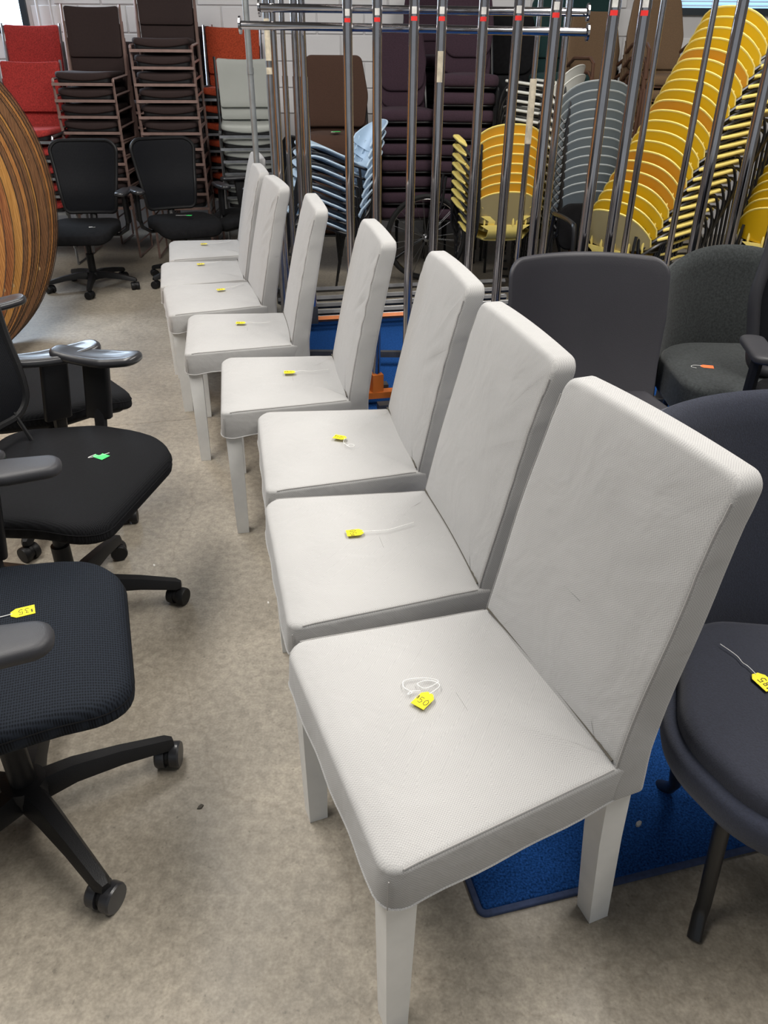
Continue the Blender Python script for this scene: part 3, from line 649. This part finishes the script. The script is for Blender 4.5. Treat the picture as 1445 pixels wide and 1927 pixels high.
def stack(proto, x, y, deg, n, step, fwd, desc, group, first=False, jitter=.0, side=0, top_label=None):
    """n chairs, index 0 on the floor; every chair and part an object of its own"""
    rnd = random.Random(int(x*1000)+n); a = rad(deg)
    for i in range(n):
        t = proto if (first and i == 0) else copy_tree(proto)
        j = rnd.uniform(-1, 1)*jitter
        t.location = (x + cos(a)*fwd*i - sin(a)*(side*i + j), y + sin(a)*fwd*i + cos(a)*(side*i + j), step*i); t.rotation_euler = (0, 0, a + rnd.uniform(-1, 1)*jitter*1.5)
        tag(t, desc % ordinal(n-1-i, n), group=group)
        yield t
def run(g): return list(g)
p = make_sled('brown_vinyl', 'bronze')
run(stack(p, -2.25, 6.72, -88, 9, .108, .005, 'dark brown bronze-framed chair, %s in the left brown stack', 'left stack of brown bronze-framed chairs', True))
run(stack(p, -1.66, 6.72, -84, 11, .108, .005, 'dark brown bronze-framed chair, %s in the taller right brown stack', 'right stack of brown bronze-framed chairs'))
run(stack(p, -2.12, 7.25, -87, 7, .108, .003, 'dark brown chair, %s in the added low stack behind the left stack', 'added rear left stack of brown chairs'))  # unseen stack added to darken the gap behind the front stacks
run(stack(p, -1.66, 7.25, -86, 8, .108, .003, 'dark brown chair, %s in the added stack behind the right brown one', 'added rear right stack of brown chairs'))  # second unseen stack, added for the same darkening
p = make_sled('red_tweed', 'chrome_dull', .48)
run(stack(p, -2.68, 6.45, -88, 5, .125, .016, 'red tweed chair, %s in the left front red stack', 'front stack of red chairs at left', True))
run(stack(p, -2.88, 7.15, -88, 7, .125, .016, 'red tweed chair, %s in the red stack against the wall', 'rear stack of red chairs at left'))
for t in run(stack(p, -1.27, 7.22, -88, 7, .125, .012, 'rust red chair, %s in the stack behind the pale grey chairs', 'stack of rust red chairs by the wall')): recolor(t, 'red_tweed', 'rust_tweed')
p = make_sled('grey_vinyl', 'chrome_dull', .46)
run(stack(p, -1.09, 6.75, -80, 7, .088, .016, 'pale grey vinyl chair, %s in its stack', 'stack of pale grey vinyl chairs', True))
# big brown conference chairs
p = make_padded('brown_wool', 'black_steel', .56, .20, .50, .46, .07, seat_z=.50, back0=.02)
run(stack(p, -.38, 6.15, -88, 3, .235, .004, 'padded brown wool chair, %s of three behind the chrome posts', 'stack of padded brown wool chairs', True))
# plum chairs
p = make_padded('plum', 'black_steel', .44, .075, .36, .43, .14)
run(stack(p, .13, 6.35, -84, 7, .110, .006, 'plum fabric chair with black frame, %s in the left plum stack', 'left stack of plum chairs', True, jitter=.01))
run(stack(p, .56, 6.30, -92, 9, .110, .006, 'plum fabric chair with black frame, %s in the right, taller plum stack', 'right stack of plum chairs', jitter=.01))
run(stack(p, .30, 7.1, -90, 10, .110, .004, 'plum fabric chair, %s in the rear plum stack against the wall', 'rear stack of plum chairs', jitter=.01))
# black and teal chairs
p = make_padded('black_fabric', 'black_steel', .45, .07, .38, .42, .15)
run(stack(p, .93, 6.6, -92, 8, .110, .006, 'black fabric chair, %s in the stack between plum and teal', 'stack of black chairs', True, jitter=.012))
for t in run(stack(p, 1.28, 6.75, -80, 9, .110, .006, 'dark teal chair, %s in the stack behind the grey shells', 'front stack of teal chairs', jitter=.015)): recolor(t, 'black_fabric', 'teal')
for t in run(stack(p, 1.62, 7.2, -96, 10, .110, .004, 'dark teal chair, %s in the rear teal stack by the wall', 'rear stack of teal chairs', jitter=.015)): recolor(t, 'black_fabric', 'teal')
t = copy_tree(p); t.location = (.80, 5.95, 0); t.rotation_euler = (0, 0, rad(-95)); t.location.z = 0; tag(t, 'single black round-backed chair standing before the black stack', group='loose black chairs')
t.scale = (1, 1, 1.36)
# tan banquet chairs
p = make_padded('tan', 'tan_frame', .43, .065, .44, .46, .07, arms=True, back0=.03)
run(stack(p, 1.98, 6.45, -82, 11, .088, .006, 'tan armchair with brown frame, %s in the right tan stack', 'right stack of tan armchairs', True))
run(stack(p, 1.60, 6.55, -74, 10, .088, .004, 'tan armchair with brown frame, %s in the left tan stack', 'left stack of tan armchairs'))
price_tag('green tag with white string on the padded brown chair', (-.36, 6.0, .985), rad(200), 'green_paper', None, [(-.02, -.02), (-.03, -.05), (-.0, -.07)], size=1.6)
#SECTION plastic shell stacks
# ---------------------------------------------------------------- plastic shell chairs on black rod frames
def make_shell(col, edge, w_=.45, seat_col=None, tilt=.12, arm=None):
    """forward +x; wide arched back with a comb of prongs, thin seat, rod sled frame"""
    t = thing('shell_chair', '', 'chair'); h = w_/2; z0, z1 = .53, .73
    def bf(u, v):    # u -1..1 across, v 0..1 up
        zt = z1 - .125*abs(u)**2.4; zb = z0 + .03*abs(u)**2
        z = zb + (zt-zb)*v
        return Vector((-.235 + .115*(1-cos(u*1.25)) - (z-z0)*.22, h*sin(u*1.25)/sin(1.25), z))
    NU, NV = 18, 4; mb = MB(); rings = []
    for i in range(NU+1):
        u = -1+2*i/NU; fr = [bf(u, v/NV) for v in range(NV+1)]
        e = .0035; nrm = Vector((-cos(u*1.25), sin(u*1.25), -.2)).normalized()
        rings.append([p_ + nrm*e for p_ in fr] + [p_ - nrm*e for p_ in reversed(fr)])
    mb.loft(rings).build('backrest', col, t, 50)
    MB().tube([bf(-1, .15)] + [bf(-1+2*i/NU, 1) for i in range(NU+1)] + [bf(1, .15)], .0055, 5).build('back_rim_highlight', edge, t)  # added paler rim: light catching the plastic edge, put into the colour
    pr = MB()
    for u in (-.8, -.48, -.16, .16, .48, .8):
        b_ = bf(u, .02); pr.tube([b_ + Vector((-.004, 0, .05)), b_ + Vector((-.012, 0, .01)), b_ + Vector((.0, 0, -.035))], [.004, .008, .004], 6)
    tag(pr.build('comb_rib', edge, t), kind='stuff')
    def sf(x, y): k = max(0, (x-.10)/.12); return .455 + (x)*tilt - .035*k*k + .018*(y/h)**2
    o = rpoly([(-.20, -.13), (-.05, -h), (.22, -h+.01), (.22, h-.01), (-.05, h), (-.20, .13)], [.03, .1, .07, .07, .1, .03], 5, .05)
    MB().slab(o, -.007, .007, .006, .006, nr=5, nb=2).map(lambda x, y, z: (x, y, sf(x, y)+z)).build('seat', seat_col or edge, t, 60)
    nk = MB(); nk.loft([[(x, -wv, z), (x, wv, z), (x-.008, wv, z), (x-.008, -wv, z)] for (x, z, wv) in ((-.18, .435, .13), (-.225, .46, .115), (-.235, .50, .11), (-.235, .53, .16))]).build('seat_neck', seat_col or edge, t, 60)
    for s in (1, -1):
        y = s*(h-.02)
        MB().tube(bez([(-.23, y*.85, .62), (-.245, y*.88, .54), (-.235, y*.92, .47), (-.18, y*.95, .435), (.10, y*.97, .445), (.19, y, .425), (.215, y, .36), (.225, y, .08), (.22, y, .012), (.16, y, .009)], 3), .0085, 6).build('side_frame', 'black_steel', t)
        MB().tube([(-.14, y*.95, .432), (-.23, y, .20), (-.255, y, .009)], .0085, 6).build('leg', 'black_steel', t)
        if arm is False: continue
        ya = s*(h+.028)
        am = rpoly([(-.15, -.006), (-.03, -.022), (.16, -.022), (.16, .022), (-.03, .022), (-.15, .006)], [.004, .05, .018, .018, .05, .004], 4, .06)
        MB().slab(am, 0, .017, .007, .006, nr=2, nb=2).map(lambda x, y_, z: (x, y_+ya, .612 + x*.10 + z)).build('armrest', arm or edge, t, 50)
        MB().tube(bez([(-.235, y*.93, .50), (-.12, ya, .585), (.05, ya, .612), (.13, ya, .608), (.175, ya, .56), (.19, ya, .48), (.21, y, .36)], 3), .0085, 6).build('arm_frame', 'black_steel', t)
    MB().tube([(.10, -h+.03, .442), (.10, h-.03, .442)], .007, 6).build('stretcher', 'black_steel', t)
    return t
YP = make_shell('yellow', 'yellow_edge')
YALL = []
for k, t in enumerate(run(stack(YP, 1.434, 4.58, 34, 21, .0475, .0345, 'yellow shell chair, %s in the tall leaning yellow stack', 'tall leaning stack of yellow shell chairs', True))):
    YALL.append((t, 'amber_shade' if k in (4, 5, 6, 11, 16) else ('stone' if k == 0 else None)))
for k, t in enumerate(run(stack(YP, .72, 5.35, 98, 8, .053, .004, 'orange-shaded yellow shell chair, %s in the short stack in the middle', 'short stack of orange-shaded yellow shell chairs'))): YALL.append((t, 'stone' if k == 0 else 'orange'))  # yellow chairs; the orange of their backs is painted-in light bounce
for t in stack(YP, 2.35, 4.75, 50, 13, .046, .034, 'yellow shell chair, %s in the stack at the right edge', 'second leaning stack of yellow shell chairs'): pass
for t, c_ in YALL:
    if c_: recolor(t, 'yellow', c_)
GP = make_shell('slate', 'slate_edge', arm='pale')
run(stack(GP, 1.27, 5.42, 93, 13, .050, .006, 'slate grey plastic shell chair, %s in the grey stack', 'stack of slate grey shell chairs', True))
WP = copy_tree(GP); recolor(WP, 'slate_edge', 'pale')
k = 0
for t in stack(WP, 1.17, 6.05, 150, 13, .056, .010, 'off-white shell chair, %s in the stack left of the grey shells', 'stack of off-white shell chairs', True):
    recolor(t, 'slate', 'pale')
# light blue chairs, tipped back in their stack
BP = make_shell('sky', 'sky_edge', w_=.44, arm=False)
n = 8
for i in range(n):
    t = BP if i == 0 else copy_tree(BP)
    tl = rad(-16); hd = rad(196)
    q = Matrix.Rotation(hd, 4, 'Z') @ Matrix.Rotation(tl, 4, 'Y')
    upv = q @ Vector((.005, 0, .057)); base = q @ Vector((-.255, 0, .0))
    t.matrix_world = Matrix.Translation(Vector((-.30, 5.30, .012)) - base + upv*i) @ q
    tag(t, 'light blue plastic shell chair, %s in the tilted blue stack' % ordinal(n-1-i, n), group='tilted stack of light blue shell chairs')
# black tubular arm before the grey stack
t = thing('arm_chair', 'black tubular armchair frame in front of the slate grey shells', 'chair', (1.26, 4.62, 0), rad(-80))
o = rpoly(rect(-.2, -.22, .22, .22), .08, 5, .06)
MB().slab(o, .38, .42, .015, .01, nr=4).build('seat', 'black_fabric', t, 60)
MB().slab(rpoly(rect(-.19, 0, .19, .26), .07, 5, .06), -.012, .012, .01, .01, nr=3).map(lambda a, b, c: (-.24-b*.1+c, a, .44+b)).build('backrest', 'black_fabric', t, 60)
for s in (1, -1):
    MB().tube(bez([(.22, s*.27, .01), (.20, s*.27, .40), (.17, s*.265, .62), (.10, s*.26, .66), (-.15, s*.25, .66), (-.22, s*.24, .62), (-.26, s*.26, .3), (-.28, s*.27, .01)], 5), .013, 8).build('arm_frame', 'black_steel', t)
# spoked wheel
t = thing('spoked_wheel', 'large black-tyred wheel with wire spokes standing behind the chrome posts', 'wheel', (.29, 5.86, .305), rad(8))
MB().tube([(.285*cos(2*PI*k/48), 0, .285*sin(2*PI*k/48)) for k in range(48)], .016, 8, closed=True).build('tyre', 'rubber', t)
MB().tube([(.266*cos(2*PI*k/48), 0, .266*sin(2*PI*k/48)) for k in range(48)], .006, 6, closed=True).build('rim', 'chrome', t)
MB().lathe([(.008, -.05), (.022, -.04), (.022, -.03), (.012, -.02), (.012, .02), (.022, .03), (.022, .04), (.008, .05)], axis='y', n=14).build('hub', 'chrome_dull', t)
sp0 = None
for k in range(28):
    if sp0 is None: sp0 = o = MB().tube([(.018, 0, 0), (.264, 0, 0)], .0013, 4).build('spoke', 'chrome_dull', t)
    else: o = sp0.copy(); C.objects.link(o); o.parent = t
    o.location = (0, .03*(1 if k % 2 else -1)*.4, 0); o.rotation_euler = (0, -2*PI*k/28 + (.12 if k % 4 < 2 else -.12), 0)
for s in (-1, 1): MB().tube([(0, s*.05, 0), (.10, s*.055, .25), (.12, s*.05, .42)], .010, 8).build('fork', 'black_steel', t)
MB().tube([(0, .06, 0), (-.30, .06, -.22)], .011, 8).build('stay', 'black_steel', t)
#SECTION racks
# ---------------------------------------------------------------- garment racks
def sticker(mb_parent, x, y, z, r, w_, h_, m, name):
    """paper wrapped round the front of a tube"""
    a0 = math.atan2(-y, -x); rg_ = []; n_ = 5; half = w_/2/r
    for k in range(n_+1):
        a = a0 - half + 2*half*k/n_
        rg_.append([(x+(r+q)*cos(a), y+(r+q)*sin(a), zz) for q, zz in ((.0006, z), (.0006, z+h_), (.0013, z+h_), (.0013, z))])
    return MB().loft(rg_).build(name, m, mb_parent, 50)
def rack(label, near, far, tagged=True, r=.0185, rfar=.016, sleeve=False, top=1.95, foot=True, farmat='chrome', zz=1.575, feet='dark'):
    t = thing('garment_rack', label, 'rack', group='rolling chrome garment racks')
    n_, f_ = Vector(near), Vector(far); d = (f_-n_).normalized(); pr = Vector((-d.y, d.x))
    P_ = lambda v, z: (v.x, v.y, z)
    MB().tube([P_(n_, .10), P_(n_, top)], r, 18).build('upright', 'chrome', t)
    fo = MB().tube([P_(f_, .10), P_(f_, 1.35)], rfar, 16).build('upright', farmat, t)
    MB().tube([P_(f_, 1.35), P_(f_, top)], rfar*.82, 16).build('extension_tube', farmat, t)
    MB().tube([P_(n_ - d*.02, top+.004), P_(f_ + d*.02, top+.004)], .0155, 16).build('hanging_rail', 'chrome', t)
    # base bar, cross foot and sockets
    MB().box(P_(n_, .115), (.052, .052, .10), math.atan2(d.y, d.x)).build('socket', 'orange_steel' if feet == 'orange' else 'base_steel', t, 20)
    MB().box(P_(f_, .115), (.048, .048, .10), math.atan2(d.y, d.x)).build('socket', 'base_steel', t, 20)
    MB().box((n_.x+.02, n_.y, .065), (.30, .05, .03), rad(12)).build('foot', 'orange_steel' if feet == 'orange' else 'base_steel', t, 20)
    if foot:
        ad = Vector((cos(rad(12)), sin(rad(12))))
        g = f_ + ad*foot; of = Vector((0, .065))
        MB().tube([P_(f_ - ad*.03 + of, foot_z[0]-.012), P_(g + of, foot_z[0]-.012)], .013, 4).build('nested_base_bar', 'chrome_dull', t, 20)
        MB().tube([P_(f_ - ad*.06, foot_z[0]), P_(g, foot_z[0])], .017, 4).build('nested_base_bar', foot_z[1], t, 20)
    pr = Vector((cos(rad(12)), sin(rad(12))))
    for s in (-.11, .15):
        c = n_ + pr*s; cm = caster(None, 0, 0, 0, .025).xf(Matrix.Translation((c.x, c.y, 0)) @ Matrix.Rotation(math.atan2(pr.y, pr.x), 4, 'Z') @ Matrix.Translation((0, 0, 0)))
        cm.build('caster', 'black_plastic', t, 30)
    if tagged:
        sticker(t, n_.x, n_.y, zz - .022, r, .022, .014, 'red_sticker', 'price_sticker')
        sticker(t, n_.x, n_.y, zz - .001, r, .017, .022, 'white_sticker', 'barcode_label')
    return t
RK = [((-.155, 3.50), (-.43, 4.55), .6, .085, 'orange_steel', 'leftmost red-stickered post, rising behind the fourth grey chair'),
      ((-.040, 3.43), (-.475, 4.62), 1.3, .10, 'base_steel', 'second red-stickered post from the left, in an orange base socket'),
      ((.095, 3.30), (-.545, 4.70), 1.35, .115, 'base_steel', 'third red-stickered post from the left, above the third grey chair'),
      ((.195, 3.30), (-.61, 4.80), 1.45, .13, 'base_steel', 'fourth stickered post from the left, torn tape below its sticker'),
      ((.345, 3.30), (-.665, 4.95), 1.5, .145, 'base_steel', 'fifth stickered post from the left, before the orange-shaded yellow stack'),
      ((.457, 3.20), (.745, 4.50), 0, 0, '', 'sixth stickered post from the left, beside the orange-shaded yellow stack'),
      ((.545, 2.97), (.865, 4.42), 0, 0, '', 'seventh stickered post from the left, beside a taped thin pole'),
      ((.690, 2.80), (1.18, 3.95), 0, 0, '', 'eighth stickered post from the left, crossing the slate grey shells'),
      ((.783, 2.80), (1.42, 4.0), 0, 0, '', 'rightmost stickered post, by the lower end of the yellow stack')]
for i, (n_, f_, fl_, fz, fm, lb) in enumerate(RK):
    foot_z = (fz, fm)
    t = rack('chrome rack, ' + lb, n_, f_, foot=fl_, feet='orange' if i == 1 else 'dark', rfar=.022 if i < 2 else .016, farmat='grey_steel' if i in (3, 4) else 'chrome', zz=1.575)
    if i == 3: sticker(t, n_[0], n_[1], 1.36, .0185, .02, .10, 'tape', 'torn_tape')
    if i == 1: sticker(t, n_[0], n_[1], 1.36, .0185, .012, .016, 'white_sticker', 'paper_scrap') if False else None
    if i == 5:
        f2 = Vector(f_); sticker(t, f2.x, f2.y, 1.05, .016, .05, .30, 'tape', 'masking_tape')
foot_z = (0, '')
rack('chrome garment rack, its plain dark post crossing the tall yellow stack at far right', (1.30, 3.38), (1.72, 4.0), tagged=False, foot=0, r=.0215)
rack('chrome garment rack, plain post nearest the right edge of the picture', (1.50, 3.50), (1.95, 4.1), tagged=False, foot=0, r=.0215)
# the rack lying across with a double hanging rail
t = thing('garment_rack', 'chrome double-rail garment rack whose two horizontal rails cross the posts at the top', 'rack')
MB().tube([(-.625, 3.88, 1.553), (.86, 3.93, 1.538)], .0165, 18).build('hanging_rail', 'chrome', t)
MB().tube([(-.545, 3.93, 1.618), (.86, 3.97, 1.612)], .0165, 18).build('hanging_rail', 'chrome', t)
for (x, y, z) in ((-.63, 3.88, 1.553), (.865, 3.93, 1.538), (-.55, 3.93, 1.618), (.865, 3.97, 1.612)):
    MB().lathe([(.012, -.004), (.034, -.004), (.034, .004), (.012, .004)], (x, y, z), 'x', 20).build('end_flange', 'chrome', t, 30)
for x in (-.50, .78):
    MB().tube([(x, 3.955, .08), (x, 3.955, 1.70)], .014, 14).build('upright', 'chrome', t)
    MB().box((x, 3.955, .05), (.05, .5, .03)).build('foot', 'base_steel', t, 20)
MB().box((.14, 3.955, .08), (1.28, .03, .03)).build('base_bar', 'base_steel', t, 20)
# thin poles leaning among the left uprights
for i, (x, m_, lb) in enumerate(((-.70, 'grey_steel', 'dull grey metal pole standing left of the chrome uprights'), (-.60, 'chrome_dull', 'thin steel pole wrapped with masking tape at its top'))):
    t = thing('pole', lb, 'pole', (x, 4.52, 0), group='loose poles beside the racks')
    MB().tube([(0, 0, 0), (0, 0, 1.9)], .0155, 14).build('tube', m_, t)
    MB().tube([(0, 0, 1.36), (0, 0, 1.39)], .0175, 14).build('collar', 'tape' if i else m_, t)
    if i: MB().tube([(0, 0, 1.42), (0, 0, 1.60)], .0165, 14).build('tape_wrap', 'tape', t)
#SECTION debris
def chip(label, x, y, z, s, m, seed):
    rnd = random.Random(seed); n_ = 7
    o = [(s*(.6+.4*rnd.random())*cos(2*PI*k/n_), s*.6*(.6+.4*rnd.random())*sin(2*PI*k/n_)) for k in range(n_)]
    ob = MB().loft([[(p[0], p[1], 0) for p in o], [(p[0]*.8, p[1]*.8, s*.25) for p in o]]).build('debris', m, loc=(x, y, z)); ob.rotation_euler = (0, 0, seed)
    tag(ob, label, 'debris')
chip('small dark grey scrap on the concrete between nearest chairs', -.403, 1.138, 0, .012, 'joint', 1)
chip('tiny white paper scrap on the floor left of the second grey chair', -.352, 1.884, 0, .007, 'white_sticker', 2)
chip('grey lint scrap on the blue rug behind the nearest chair leg', .556, 1.092, .013, .013, 'seam', 4)
chip('white crumb on the floor beside a black caster', -.753, 2.08, 0, .007, 'white_sticker', 5)
